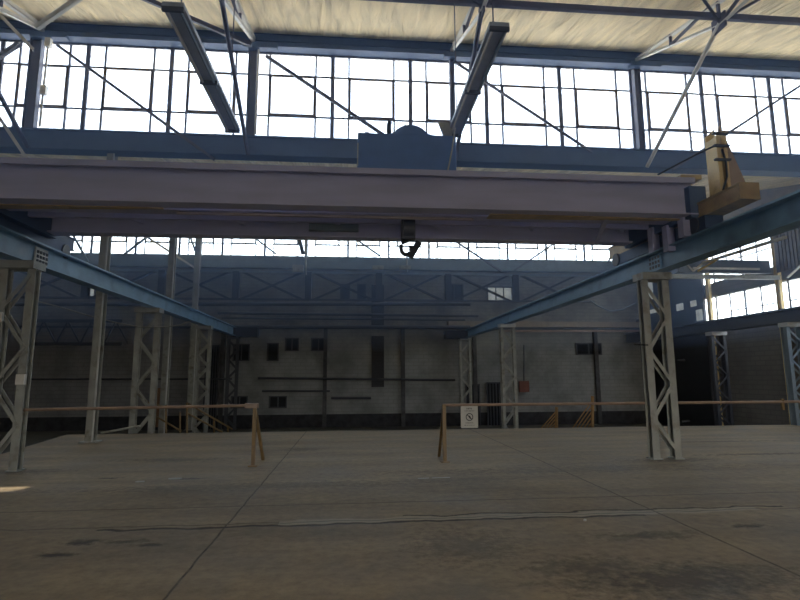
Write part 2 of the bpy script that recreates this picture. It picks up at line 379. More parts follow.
# ---------------------------------------------------------------- roof steel
o = MB(); o.box((XL, 14.25, 10.94), (XR, 14.6, 11.42)); o.box((XL, 14.15, 10.94), (XR, 14.25, 10.99)); o.box((XL, 14.12, 11.36), (XR, 14.25, 11.42)); o.box((XL, 14.2, 11.14), (XR, 14.25, 11.16))
tag(o.build('eave_beam', blue), 'long blue steel beam along the top of the near high windows', 'beam')
o = MB(); o.box((XL, 14.35, 7.73), (XR, 14.6, 8.30)); o.box((XL, 14.2, 7.69), (XR, 14.62, 7.73)); o.box((XL, 14.3, 8.26), (XR, 14.35, 8.31))
tag(o.build('valley_beam', blue), 'deep blue steel beam under the near high windows', 'beam')
o = MB(); o.box((XL, 28.7, 7.5), (XR, 29.0, 8.17)); o.box((XL, 28.55, 7.46), (XR, 28.95, 7.5))
tag(o.build('valley_beam', steel_in), 'deep grey-blue beam under the distant high windows', 'beam')
o = MB(); o.box((XL, 28.75, 10.75), (XR, 29.1, 11.42)); tag(o.build('eave_beam', blue), 'beam over the distant high windows hidden behind the crane', 'beam')
o = MB(); o.box((XL, -.15, 7.6), (XR, .05, 8.1)); tag(o.build('valley_beam', blue), 'roof valley beam directly above the viewer', 'beam')
o = MB().box((XL, 10.62, 9.88), (XR, 10.72, 10.02)); o = o.build('tie_beam', tie_m); tag(o, 'dark horizontal steel tie running below the cream ceiling', 'beam')

TX = (-8.6, -2.9, 2.85, 8.55)
tl_ = ('roof truss at the far left beside the wide window post', 'roof truss left of the middle above the left strip lamp', 'roof truss in the middle above the crane trolley', 'roof truss on the right whose strut reaches the crane end')
def truss(X, i):
    t = thing('roof_truss', tl_[i], 'truss', (X, 14.4, 7.62), 'sawtooth roof trusses')
    zc = lambda y: 11.36-.236*(14.5-y)
    MB().angle((X, 14.35, zc(14.35)-.1), (X, 1.0, zc(1.0)-.1), .12, .02).build('top_chord', pale_m, t)
    MB().angle((X, 14.25, 11.15), (X, 10.7, 9.80), .09, .018).build('bottom_chord', pale_m, t)
    MB().angle((X, 10.7, 9.80), (X, 8.2, 9.72), .09, .018).build('bottom_chord', pale_m, t)
    for (a, b_) in (((10.7, 9.8), (10.7, zc(10.7)-.1)), ((12.55, 10.5), (12.55, zc(12.55)-.1)), ((12.6, 10.5), (11.0, zc(11.0)-.1)), ((10.7, 9.8), (9.5, zc(9.5)-.1))):
        MB().bar((X, a[0], a[1]), (X, b_[0], b_[1]), .06, .06).build('web_member', tie_m, t)
    MB().tube([(X, 10.7, 9.8), (X, 14.1, 7.66)], .055, 8).build('strut', pale_m if i == 3 else tie_m, t)
    MB().box((X-.02, 10.5, 9.62), (X+.02, 10.95, 10.0)).build('gusset_plate', tie_m, t)
    MB().box((X-.25, 14.1, 10.86), (X+.7, 14.3, 11.0)).build('heel_plate', blue, t)
    MB().bar((X, 10.7, 9.85), (X-.9, 10.2, 10.25), .05, .05).build('side_brace', tie_m, t)
    MB().bar((X, 10.7, 9.85), (X+.9, 10.2, 10.25), .05, .05).build('side_brace', tie_m, t)
    return t
for i, X in enumerate(TX): truss(X, i)
for i, X in enumerate(TX):
    Xp = X-.15 if i == 0 else X
    t = thing('window_post', ('wide grey post standing before the leftmost high windows', 'grey post under the left-of-middle truss in the high windows', 'grey post behind the right strip lamp in the high windows', 'grey post under the right-hand truss in the high windows')[i], 'post', (X, 14.35, 8.36), 'posts in front of the near high windows')
    w_ = .30 if i == 0 else (.14, .24, .14, .2)[i]
    MB().ibeam((Xp, 14.33, 8.3), (Xp, 14.33, 10.95), w_, .18, .02, (1, 0, 0)).build('post_shaft', mull_m, t)
    if i < 2:
        MB().tube([(X+w_/2+.04, 14.2, 8.3), (X+w_/2+.05, 14.2, 10.85)], .03).build('conduit', pale_m, t)
        if i == 0:
            for zz in (9.2, 10.6): MB().box((X+w_/2, 14.12, zz), (X+w_/2+.14, 14.24, zz+.25)).build('junction_box', pale_m, t)
def rod(y, p0, p1, w_, m_, lab, name='brace_rod'):
    return tag(MB().angle(at(*p0, y), at(*p1, y-.02), w_, w_*.2, (0, 1, 0)).build(name, m_), lab, 'brace', 'wind bracing rods')
rod(14.05, (57, 45), (215, 160), .07, mull_m, 'diagonal brace across the second bay of high windows from the left')
rod(14.05, (-30, 76), (20, 43), .11, mull_m, 'diagonal brace rising to the wide post at the picture left edge')
rod(14.05, (0, 118), (28, 160), .08, pale_m, 'short diagonal brace below the wide post at left')
rod(14.05, (266, 56), (388, 138), .08, mull_m, 'thick diagonal brace ending at the crane trolley')
rod(14.05, (455, 62), (592, 152), .06, mull_m, 'thin diagonal brace right of the right strip lamp')
rod(14.05, (672, 170), (812, 78), .07, mull_m, 'diagonal brace rising to the right edge of the high windows')
rod(12.4, (125, -10), (252, 45), .10, tie_m, 'dark diagonal bar crossing the cream ceiling at upper left')
rod(12.9, (0, 15), (34, 50), .08, pale_m, 'pale bar dropping across the ceiling corner at upper left')
rod(11.6, (36, 28), (82, -4), .10, pale_m, 'pale bar rising across the ceiling above the wide post')

# bracing seen in front of the distant high windows
for (a, b_, ww, m_, lab) in [((72, 233), (88, 262), .10, steel_in, 'short brace across the distant windows at far left'), ((122, 256), (147, 237), .10, steel_in, 'brace rising right between the two tall left columns'),
        ((147, 237), (198, 270), .11, pale_m, 'pale brace falling right beside the third tall column'), ((190, 236), (199, 262), .09, steel_in, 'steep thin brace beside the third tall column'),
        ((255, 238), (276, 254), .09, mull_m, 'brace in the distant windows left of the dangling fitting'), ((357, 240), (380, 256), .09, mull_m, 'brace in the distant windows left of the crane hook'),
        ((455, 241), (502, 272), .09, mull_m, 'brace in the distant windows right of the crane hook'), ((555, 243), (515, 270), .09, mull_m, 'brace rising right near the right runway girder'), ((618, 243), (608, 262), .09, mull_m, 'steep brace at the right end of the distant windows')]:
    tag(MB().bar(at(*a, 28.3), at(*b_, 28.3), ww, ww, (0, 1, 0)).build('brace_rod', m_), lab, 'brace', 'bracing at the distant windows')
t = thing('hanging_fitting', 'dark broken fitting dangling on a pipe before the distant windows', 'fitting', at(305, 272, 28.2))
MB().tube([at(305, 232, 28.2), at(306, 275, 28.2)], .05).build('drop_pipe', grey_m, t)
MB().bar(at(299, 238, 28.2), at(303, 254, 28.2), .22, .2).build('body', black_m, t)
MB().box(at(293, 271, 28.4)-V((0, .3, .1)), at(304, 266, 28.4)).build('bracket', grey_m, t)
for px, lab in ((405, 'small pale bracket under the distant beam below the crane hook'), (378, 'small pale box fixed under the distant beam left of the hook')):
    q = at(px, 268, 28.3); b__ = MB()
    b__.box((q.x-.3, 28.1, q.z-.1), (q.x+.3, 28.5, q.z+.1))
    if px == 405: b__.tube([at(407, 256, 28.25), at(407, 272, 28.25)], .05)
    tag(b__.build('beam_bracket', grey_m), lab, 'bracket')

# far wall lattice bracing
def far_lattice():
    t = thing('wall_lattice_truss', 'long dark lattice girder with crossed bars in front of the far wall', 'truss', at(350, 300, 28.4))
    zt, zb = at(350, 273, 28.4).z, at(350, 300, 28.4).z
    for z, h in ((zt, .12), (zb, .1)): MB().bar((XL+.5, 28.4, z), (13.5, 28.4, z), .12, h).build('chord', steel_in if z == zt else dark_m, t)
    x = -17.6
    while x < 12:
        for (a, b_) in (((x+.3, zt), (x+3.5, zb)), ((x+.3, zb), (x+3.5, zt))): MB().bar((a[0], 28.4, a[1]), (b_[0], 28.4, b_[1]), .1, .11).build('diagonal', black_m, t)
        MB().bar((x, 28.4, zb), (x, 28.4, zt), .34, .22).build('upright', black_m, t)
        x += 3.8
far_lattice()
def pipe(p0, p1, y, r, lab, m_=None, n=3):
    tag(MB().tube([at(*p0, y), at(*p1, y)], r).build('wall_pipe', m_ or dark_m), lab, 'pipe', None)
pipe((0, 304), (470, 304), 28.3, .10, 'thick dark pipe just below the lattice girder on the far wall')
pipe((218, 313), (478, 316), 28.3, .07, 'upper of two thin pipes crossing the middle of the far wall')
pipe((222, 318), (465, 320), 28.25, .05, 'lower of two thin pipes crossing the middle of the far wall')
pipe((225, 327), (470, 327), 28.2, .09, 'thick dark pipe lying along the wall ledge')
pipe((30, 379), (232, 379), 28.5, .05, 'thin pipe across the sooty wall at far left')
pipe((258, 378), (455, 380), 28.5, .06, 'long thin pipe at mid height on the whitewashed wall')
pipe((262, 391), (330, 391), 28.5, .05, 'short pipe low on the whitewashed wall near the small windows')
pipe((331, 398), (371, 398), 28.5, .07, 'short dark pipe just under the dark tall slot')
for a, b_ , lab in (((29, 321), (122, 321), 'upper rail of the dark gantry at far left'), ((29, 344), (122, 344), 'lower rail of the dark gantry at far left')):
    tag(MB().bar(at(*a, 27.5), at(*b_, 27.5), .12, .16).build('gantry_rail', dark_m), lab, 'rail')
t = MB()
for k in range(8):
    t.bar(at(32+k*12, 321 if k % 2 else 344, 27.5), at(44+k*12, 344 if k % 2 else 321, 27.5), .06, .06)
tag(t.build('gantry_lacing', dark_m), 'zigzag lacing bars between the rails of the far-left gantry', 'lacing')
tag(MB().bar(at(640, 331, 28.3), at(500, 331, 28.3), .1, .1).build('wall_pipe', railtop_m), 'rusty pipe along the cornice behind the right runway girder', 'pipe')
tag(MB().tube([at(590, 300, 27), at(598, 306, 27), at(610, 311, 27), at(622, 310, 27), at(636, 303, 27)], .035).build('cable', steel_in), 'slack cable looping high on the far wall at right', 'cable')

# far wall windows / openings / doors
def wall_opening(px0, py0, px1, py1, bars=2, m_=None, lab='', name='window', y=28.72, glass=False, kind=True):
    a = at(px0, py1, y); b_ = at(px1, py0, y)
    wn[0] += 1
    r_ = bpy.data.objects.new('window_%d' % wn[0], None); C.objects.link(r_); r_.location = a; struct(r_, lab, 'window')
    MB().box((a.x, y-.02, a.z), (b_.x, y+.02, b_.z)).build('pane', m_ or black_m, r_)
    f = MB(); w_ = .06
    f.box((a.x-w_, y-.08, a.z-w_), (a.x, y, b_.z+w_)); f.box((b_.x, y-.08, a.z-w_), (b_.x+w_, y, b_.z+w_)); f.box((a.x, y-.08, a.z-w_), (b_.x, y, a.z)); f.box((a.x, y-.08, b_.z), (b_.x, y, b_.z+w_))
    for k in range(1, bars+1):
        xx = a.x+(b_.x-a.x)*k/(bars+1); f.box((xx-.03, y-.06, a.z), (xx+.03, y-.01, b_.z))
    f.build('frame', dark_m, r_)
    return r_
dglass = mat('dark_window_glass', (.012, .015, .02), .6, spec=.2)
for args in [(234, 345, 249, 360, 1, dglass, 'dark window high on the wall just right of the left runway end'), (268, 344, 278, 360, 0, dglass, 'narrow dark upright window on the whitewashed wall'),
             (286, 339, 298, 350, 1, dglass, 'small dark window right of the narrow upright one'), (312, 339, 325, 350, 1, dglass, 'small dark window beside the pilaster'),
             (232, 397, 247, 407, 1, dglass, 'low dark window behind the left railing post'), (270, 397, 286, 407, 1, dglass, 'low dark two-part window right of the left railing'),
             (577, 344, 600, 354, 1, dglass, 'dark louvred vent on the right of the whitewashed wall')]:
    wall_opening(*args)
for args in [(341, 285, 349, 299, 0, dglass, 'left of two tiny dark windows high on the far wall'), (358, 285, 365, 299, 0, dglass, 'right of two tiny dark windows high on the far wall'),
             (446, 285, 462, 300, 1, dglass, 'dark window high on the far wall left of the pale one')]:
    wall_opening(*args, y=28.95)
sky_pane = bpy.data.materials.new('emissive_daylight_pane'); sky_pane.use_nodes = True  # panes emit by themselves in place of daylight behind them
nt = sky_pane.node_tree; N = nt.nodes; L = nt.links; N.remove(N['Principled BSDF'])
e = N.new('ShaderNodeEmission'); n = N.new('ShaderNodeTexNoise'); n.inputs['Scale'].default_value = 3
g = N.new('ShaderNodeNewGeometry'); L.new(g.outputs['Position'], n.inputs['Vector'])
rr = N.new('ShaderNodeMapRange'); rr.inputs[3].default_value = .12; rr.inputs[4].default_value = .5; L.new(n.outputs[0], rr.inputs[0]); L.new(rr.outputs[0], e.inputs[1]); e.inputs[0].default_value = (.8, .9, .92, 1)
L.new(e.outputs[0], N['Material Output'].inputs[0])
wall_opening(488, 288, 511, 301, 2, sky_pane, 'small pale daylit window with three panes high on the far wall', y=28.93)
wall_opening(85, 288, 95, 296, 1, sky_pane, 'tiny daylit window high on the wall at far left', y=28.93)
for k, (a, b_, c_, d_, lab) in enumerate([(649, 281, 652, 300, 'slit of daylight seen inside the right lattice column'), (649, 308, 659, 314, 'small daylight gap low inside the right lattice column'), (677, 303, 683, 311, 'ragged daylight gap just right of the right lattice column'),
        (691, 300, 696, 307, 'small square daylight gap in the dark corner'), (697, 309, 702, 321, 'upright daylight gap in the dark corner')]):
    q0 = at(a, d_, 28.6); q1 = at(c_, b_, 28.6)
    if q1.x < XR-.2: wall_opening(a, b_, c_, d_, 0, sky_pane, lab, y=28.6)
    else:
        p0 = atx(a, d_, XR-.14); p1 = atx(c_, b_, XR-.14); wn[0] += 1
        o = MB().box((XR-.16, min(p0.y, p1.y), p0.z), (XR-.13, max(p0.y, p1.y), p1.z)).build('window_%d' % wn[0], sky_pane); struct(o, lab, 'window')

t = thing('louvred_slot', 'tall narrow dark blue louvred slot in the middle of the far wall', 'louvre', at(377, 387, 28.6))
for (a, b_) in ((285, 326), (336, 387)):
    q0 = at(371.5, b_, 28.6); q1 = at(384, a, 28.6)
    m_ = MB(); m_.box((q0.x, 28.6, q0.z), (q1.x, 28.7, q1.z)); nn = int((q1.z-q0.z)/.16)
    for k in range(nn): m_.box((q0.x, 28.54, q0.z+k*.16), (q1.x, 28.6, q0.z+k*.16+.05))
    m_.build('louvre_panel', black_m, t)
def door(px0, py0, px1, lab, m_=None):
    a = at(px0, 430, 28.65); b_ = at(px1, py0, 28.65)
    dn[0] += 1
    o = bpy.data.objects.new('door_%d' % dn[0], None); C.objects.link(o); o.location = (a.x, 28.65, PIT); struct(o, lab, 'door')
    MB().box((a.x, 28.62, PIT), (b_.x, 28.7, b_.z)).build('door_leaf', m_ or dark_m, o)
    f = MB(); nb_ = 5
    for k in range(nb_+1): xx = a.x+(b_.x-a.x)*k/nb_; f.box((xx-.03, 28.56, PIT), (xx+.03, 28.62, b_.z))
    f.box((a.x, 28.56, b_.z-.08), (b_.x, 28.62, b_.z)); f.build('door_bars', dark_m, o)
dn = [0]
door(488, 382, 502, 'barred dark door between the two far right lattice columns', dglass)
door(467, 384, 479, 'dark gate beside the far lattice column at right', dglass)
for px0, px1 in ((195, 203), (206, 216)):
    pass
door(203, 345, 219, 'tall dark barred gate behind the left stair railing', dglass)
o = MB().box(at(519, 392, 28.5), at(529, 381, 28.4)); tag(o.build('fuse_box', red_m), 'dull red metal box on the whitewashed wall at right', 'box')
tag(MB().tube([at(524, 381, 28.5), at(524, 345, 28.5)], .03).build('conduit', dark_m), 'thin conduit rising from the red metal box', 'conduit')
o = MB().box(at(156, 427, 26), at(164, 388, 25.9)); tag(o.build('board', wood_m), 'upright brown board behind the tall left column', 'board')

# ---------------------------------------------------------------- crane runway
def lattice_column(x0, x1, y, zb, zt, lab, group, m_=grey_m, n=6, legw=.24, dep=.26, start=0, tabs=0, plate=.18, cap=None):
    t = thing('lattice_column', lab, 'column', ((x0+x1)/2, y, zb), group)
    for x in (x0, x1):
        MB().ibeam((x, y, zb+.02), (x, y, zt-.12), dep, legw, .02, (0, 1, 0)).build('leg', m_, t)
        MB().box((x-legw*.7, y-dep*.7, zb), (x+legw*.7, y+dep*.7, zb+.025)).build('base_plate', m_, t)
    a, b_ = (x0, x1) if start == 0 else (x1, x0)
    hh = (zt-zb-.35)/n
    for k in range(n):
        p, q = (a, b_) if k % 2 == 0 else (b_, a)
        for yy in (y-dep/2+.0, y+dep/2):
            MB().bar((p, yy, zb+.12+k*hh), (q, yy, zb+.12+(k+1)*hh), .012, .065, (0, 0, 1)).build('lacing_bar', m_, t)
            break_ = 0
    MB().box((min(x0, x1)-legw*.6, y-.2, zt-.14), (max(x0, x1)+legw*.6, y+.2, zt)).build('cap_plate', cap or m_, t)
    return t
g1 = 'lattice columns of the crane runways'
rc = lattice_column(5.86, 6.30, 10.15, 0, 3.66, 'grey lattice column on the platform carrying the right runway girder', g1, start=1, n=5, legw=.14, dep=.18, cap=grey_m)
for (x, z) in ((5.8, 2.2), (6.38, 1.9), (6.38, .72)):
    MB().bar((x, 10.0, z), (x+(-.28 if x < 6 else .16), 10.0, z+.01), .02, .03).build('step_iron', black_m, rc)
lc = lattice_column(-5.88, -6.36, 10.2, 0, 3.74, 'grey lattice column on the platform at the left picture edge', g1, start=1, n=5, legw=.14, dep=.18, cap=grey_m)
for z in (1.55, 2.6): MB().box((-6.45, 10.0, z), (-6.25, 10.06, z+.18)).build('label_plate', pale_m, lc)
MB().box((-5.90, 9.98, 1.5), (-5.76, 10.06, 1.68)).build('label_plate', pale_m, lc)
lattice_column(-6.0, -6.55, 16.9, PIT, 3.74, 'grey lattice column at the platform edge under the left runway', g1, n=6, legw=.16, dep=.16)
lattice_column(-5.9, -6.35, 22.6, PIT, 3.74, 'distant grey lattice column behind the left stair railing', g1, n=9, legw=.11)
lattice_column(-5.9, -6.35, 28.0, PIT, 3.74, 'lattice column ending the left runway at the far wall', g1, n=9, legw=.12, m_=dark_m)
lattice_column(5.9, 6.38, 20.7, PIT, 3.68, 'grey lattice column beyond the platform under the right runway', g1, start=1, n=7, legw=.12, cap=cap_m)
lattice_column(5.75, 6.25, 28.1, PIT, 3.68, 'dark lattice column ending the right runway at the far wall', g1, n=7, legw=.1, m_=grey_m)
lattice_column(14.25, 14.75, 20.0, PIT, 3.32, 'thin lattice column left of the grey brick wall at right', g1, n=8, legw=.12, m_=dark_m, cap=cap_m)
lattice_column(14.25, 14.75, 16.3, PIT, 3.32, 'lattice column at the right picture edge before the brick wall', g1, n=8, legw=.12, m_=steel_in, cap=cap_m)

def runway(x, y0, y1, zt, h, lab, m_, w_=.30, joint=None, zc=None):
    t = thing('runway_girder', lab, 'girder', (x, y0, zt-h), 'crane runway girders')
    MB().ibeam((x, y0, zt-h/2), (x, y1, zt-h/2), h, w_, .025).build('girder_beam', m_, t)
    MB().bar((x, y0, zt+.03), (x, y1, zt+.03), .07, .06).build('crane_rail', m_, t)
    s = MB(); y = y0+.8
    if joint:
        for (jy, side) in joint:
            p = MB().box((x+side*.02, jy-.2, zt-h+.06), (x+side*.05, jy+.2, zt-.06)).build('splice_plate', cap_m if side > 0 else m_, t)
            for a in range(4):
                for b_ in range(3): 
                    if (a+b_) % 1 == 0: MB().box((x+side*.05-.01, jy-.17+a*.1, zt-h+.085+b_*.09), (x+side*.05+.015, jy-.115+a*.1, zt-h+.14+b_*.09)).build('bolt', black_m if side > 0 else dark_m, p)
    if abs(x) < 7:
        sg_ = 1 if x > 0 else -1
        MB().box((min(sg_*4.9, x), 27.8, zt-h-.05), (max(sg_*4.9, x), 28.3, zt-.02)).build('end_bracket', black_m, t)
    return t
gl_ = runway(-6.12, 1.0, 28.4, 4.18, .44, 'long teal runway girder on the left running away to the far wall', girder_m, joint=[(10.72, 1)])
gr_ = runway(6.12, 1.0, 28.4, 4.06, .40, 'long teal runway girder on the right running away to the far wall', girder_m, joint=[(10.0, -1)])
runway(14.5, 4.0, 27, 3.76, .44, 'dark runway girder close to the right-hand wall windows', dark_m)
# surge channel alongside the right girder
tag(MB().bar((6.46, 2, 3.95), (6.46, 28, 3.95), .34, .05).bar((6.62, 2, 3.92), (6.62, 28, 3.92), .02, .22).build('surge_channel', blue), 'blue walkway channel along the outer side of the right girder', 'channel')
# conductor rail and brackets
t = thing('conductor_rail', 'cream conductor bar on brackets outside the right runway girder', 'rail', (7.1, 10.0, 3.85))
MB().bar((7.1, 10.0, 3.87), (7.1, 7.9, 3.85), .04, .05).build('bar', pale_m, t)
MB().bar((7.1, 10.0, 3.87), (6.95, 10.1, 3.72), .03, .03).build('bracket_arm', pale_m, t)
MB().bar((6.95, 10.1, 3.72), (6.85, 10.15, 3.88), .03, .03).build('bracket_arm', pale_m, t)
MB().bar((7.1, 9.6, 3.84), (6.98, 10.0, 3.70), .03, .03).build('bracket_arm', crane_c, t)
# beams crossing behind on the right
tag(MB().ibeam((11.8, 19.2, at(725, 277, 19.2).z), (XR-.2, 19.2, at(725, 277, 19.2).z), .16, .15, .02).build('cross_beam', grey_m), 'thin grey beam crossing behind the conductor bar towards the right wall', 'beam')
z_ = at(740, 267, 19.6).z
o = MB(); o.box((12.8, 19.5, z_-.26), (XR-.3, 19.75, z_+.26)); tag(o.build('cross_beam', dark_m), 'deep dark beam just below the upper right windows', 'beam')
tag(MB().box((13.4, 19.44, z_-.14), (16.2, 19.50, z_-.06)).build('strip_lamp', pale_m), 'slim pale strip fixed on the deep dark beam at right', 'lamp')

# tall building columns on the left
def tall(x, y, zb, zt, w_, lab, m_=grey_m):
    t = thing('building_column', lab, 'column', (x, y, zb), 'tall building columns on the left')
    MB().ibeam((x, y, zb+.02), (x, y, zt), .24, w_, .022, (0, 1, 0)).build('shaft', m_, t)
    MB().box((x-.2, y-.2, zb), (x+.2, y+.2, zb+.03)).build('base_plate', m_, t)
    MB().box((x+w_/2-.02, y-.14, zb+.03), (x+w_/2+.015, y-.11, zt)).build('edge_strip', cap_m, t)
tall(-6.62, 14.5, 0, 7.68, .19, 'tall single grey column standing near the left platform edge')
tall(-6.35, 18.9, PIT, 8.6, .2, 'tall grey column right behind the platform-edge lattice column')
tall(-8.2, 28.3, PIT, 10.7, .30, 'distant tall column against the far wall at left')

# platform side details
tag(MB().tube([at(101, 433, 16.0), at(140, 426, 16.0)], .03).build('kerb_bar', grey_m), 'pale bar sloping up behind the single left column', 'bar')
tag(MB().tube([at(36, 301, 16), at(60, 307, 16), at(90, 316, 16), at(118, 323, 16), at(140, 327, 16), at(165, 327, 16), at(180, 325, 16), at(191, 321, 16)], .02).build('cable', grey_m), 'slack overhead cable strung past the left columns', 'cable')

# ---------------------------------------------------------------- railings
def railing(pts, posts, lab, r_=.028):
    t = thing('guard_rail', lab, 'railing', (posts[0][0], posts[0][1], 0), 'pipe guard rails on the platform')
    MB().tube(pts, r_, 10).build('top_rail', railtop_m, t)
    for (x, y, s) in posts:
        MB().bar((x, y, 0), (x, y, 1.07), .065, .065).build('post', rail_m, t)
        MB().bar((x+s*.07, y+.70, 0), (x, y+.06, 1.0), .05, .05).build('brace', rail_m, t)
        MB().box((x-.08, y-.08, 0), (x+.08, y+.08, .02)).build('foot_plate', rail_m, t)
    return t
rl = railing([(-5.9, 10.25, 1.05), (-1.8, 10.25, 1.09)], [(-1.80, 10.24, 1)], 'pipe guard rail from the left lattice column to a braced post')
MB().box((-1.98, 10.19, 1.04), (-1.74, 10.30, 1.13)).build('end_clamp', railtop_m, rl)
rr_ = railing([(1.74, 10.28, 1.06), (5.95, 10.28, 1.06), (9.2, 10.28, 1.06), (10.6, 10.3, 1.06)], [(1.76, 10.28, 0)], 'long pipe guard rail from a braced post to the right')
MB().bar((8.75, 10.28, 0.9), (8.75, 10.28, 1.12), .05, .05).build('post', rail_m, rr_)
# sign on the rail
q0 = at(461, 428, 10.22); q1 = at(477.5, 406, 10.22)
sg = thing('warning_sign', 'white prohibition sign hanging from the right guard rail', 'sign', ((q0.x+q1.x)/2, 10.22, q0.z))
MB().box((q0.x, 10.205, q0.z), (q1.x, 10.215, q1.z)).build('sign_board', white_m, sg)
W = q1.x-q0.x; Hh = q1.z-q0.z; cx = (q0.x+q1.x)/2; cz = q0.z+Hh*.50
mk = MB()
# ring
n_ = 28; r1, r2 = .072, .058; ys = 10.203
for k in range(n_):
    a0, a1 = 2*math.pi*k/n_, 2*math.pi*(k+1)/n_
    vs = [mk.b.verts.new((cx+r*math.cos(a), y, cz+r*math.sin(a))) for y in (ys, ys+.003) for (r, a) in ((r1, a0), (r1, a1), (r2, a1), (r2, a0))]
    for f in ((0, 1, 2, 3), (4, 7, 6, 5), (0, 4, 5, 1), (2, 6, 7, 3)): mk.b.faces.new([vs[i] for i in f])
mk.bar((cx-.045, ys, cz+.045), (cx+.045, ys, cz-.045), .016, .003, (0, 1, 0))
mk.build('prohibition_ring', black_m, sg)
MB().prism([(cx-.02, cz+.03), (cx+.012, cz+.02), (cx+.035, cz-.03), (cx+.01, cz-.035), (cx-.012, cz-.005)], 'y', ys, ys+.002).build('pictogram', black_m, sg)
tx = MB()
def glyphs(z, h, x0, x1, n, seed):       # the sign's illegible small letters
    rnd = random.Random(seed); w_ = (x1-x0)/n
    for k in range(n):
        xa = x0+k*w_; t_ = w_*.22
        tx.box((xa, ys, z), (xa+t_, ys+.002, z+h))
        if rnd.random() < .7: tx.box((xa, ys, z+h-t_), (xa+w_*.75, ys+.002, z+h))
        if rnd.random() < .5: tx.box((xa+w_*.75-t_, ys, z), (xa+w_*.75, ys+.002, z+h))
        if rnd.random() < .6: tx.box((xa, ys, z+h*.45), (xa+w_*.7, ys+.002, z+h*.45+t_))
glyphs(q0.z+Hh*.845, .030, cx-.055, cx+.055, 5, 1)
glyphs(q0.z+Hh*.76, .014, cx-.10, cx+.11, 13, 2); glyphs(q0.z+Hh*.20, .020, cx-.075, cx+.075, 9, 3); glyphs(q0.z+Hh*.11, .012, cx-.1, cx+.1, 15, 4)
tx.build('lettering', black_m, sg)['kind'] = 'stuff'

# stairs beyond the platform edge
def stair(x0, x1, lab):
    t = thing('stair_flight', lab, 'stairs', ((x0+x1)/2, 16.6, PIT))
    for k in range(5): MB().box((x0, 16.5+k*.28, PIT), (x1, 16.5+(k+1)*.28, -.2*(k+1)+.001 if k < 4 else PIT+.02)).build('step', pit_m, t)
    return t
def rails(p_, lab, m_=rail_m, r=.03):
    t = thing('stair_railing', lab, 'railing', p_[0][0])
    for k, seg in enumerate(p_): MB().tube(seg, r).build('rail' if k < 2 else 'post', m_, t)
    return t
yS = 17.2
rails([[at(187, 403, yS), at(232, 429, yS+2.2)], [at(187, 413, yS), at(222, 432, yS+1.5)], [at(187, 403, yS), at(187, 436, yS)], [at(214, 418, yS+1.3), at(214, 440, yS+1.3)], [at(228, 426, yS+2), at(228, 440, yS+2)]], 'brown stair railing descending right beyond the left rail')
rails([[at(146, 400, 17.6), at(150, 413, 17.6), at(181, 431, 19)], [at(146, 402, 17.6), at(168, 408, 17.6)], [at(180, 412, 18.4), at(180, 436, 18.4)], [at(166, 405, 17.6), at(166, 436, 17.6)]], 'brown stair railing beside the platform-edge lattice column')
def diag_guard(pxr, top, pxl, lab, y):
    t = thing('stair_guard', lab, 'railing', at(pxr, 436, y))
    MB().tube([at(pxr, top, y), at(pxr, 440, y)], .06).build('post', stairy_m, t)
    for k in range(6):
        a = at(pxl+k*(pxr-pxl)/6, 432, y); b_ = at(pxr, 432-(pxr-(pxl+k*(pxr-pxl)/6))*(432-top-4)/(pxr-pxl), y)
        MB().tube([a, b_], .022).build('slanted_bar', stairy_m, t)
diag_guard(556.5, 407, 538, 'left of the two ochre slanted-bar stair guards by the far wall', 19.5)
diag_guard(592.5, 396, 570, 'taller right one of the two ochre slanted-bar stair guards', 19.5)

# tape marks and debris on the platform
for k, (a, b_, lab) in enumerate([((418, 478.5), (429, 478), 'left white paint dash on the concrete near the right rail post'), ((432, 478), (450, 477.3), 'right and longer white paint dash on the concrete')]):
    def flo(p):
        d = fwd*F + R_*(p[0]-400) + U_*(300-p[1]); return V((0, 0, CH)) + d*((.002-CH)/d.z)
    p, q = flo(a), flo(b_)
    tag(MB().bar(p, q, .035, .003).build('paint_dash', white_m), lab, 'marking')
for k, (px, py, s, lab) in enumerate([(140, 482, .09, 'bit of pale debris on the concrete left of the left post'), (176, 479, .12, 'flat scrap lying on the concrete beyond the pale debris'), (585, 521, .018, 'tiny pale pebble on the concrete below the right column')]):
    d = fwd*F + R_*(px-400) + U_*(300-py); p = V((0, 0, CH)) + d*(-CH/d.z)
    o = MB(); rr0 = random.Random(k+3)
    ring = [(p.x+s*(.7+.5*rr0.random())*math.cos(a*math.pi/3.5), p.y+s*.6*(.7+.5*rr0.random())*math.sin(a*math.pi/3.5)) for a in range(7)]
    o.prism(ring, 'z', 0, .012 if s > .05 else .02); tag(o.build('debris', grey_m if k != 2 else white_m), lab, 'debris')

# ---------------------------------------------------------------- bridge crane
ct = thing('bridge_crane', 'overhead bridge crane spanning the hall between both runway girders', 'crane', (0, 9.8, 4.2))
ZB, ZT = 4.45, 5.12
YN_, YFR = 8.8, 10.8
def cr(y): return MB().ibeam((-6.14, y, (ZB+ZT)/2), (6.14, y, (ZB+ZT)/2), ZT-ZB, .32, .025)
cr(YN_).build('bridge_girder', crane_m, ct); 
g2 = cr(YFR); g2.build('bridge_girder', crane_m, ct)
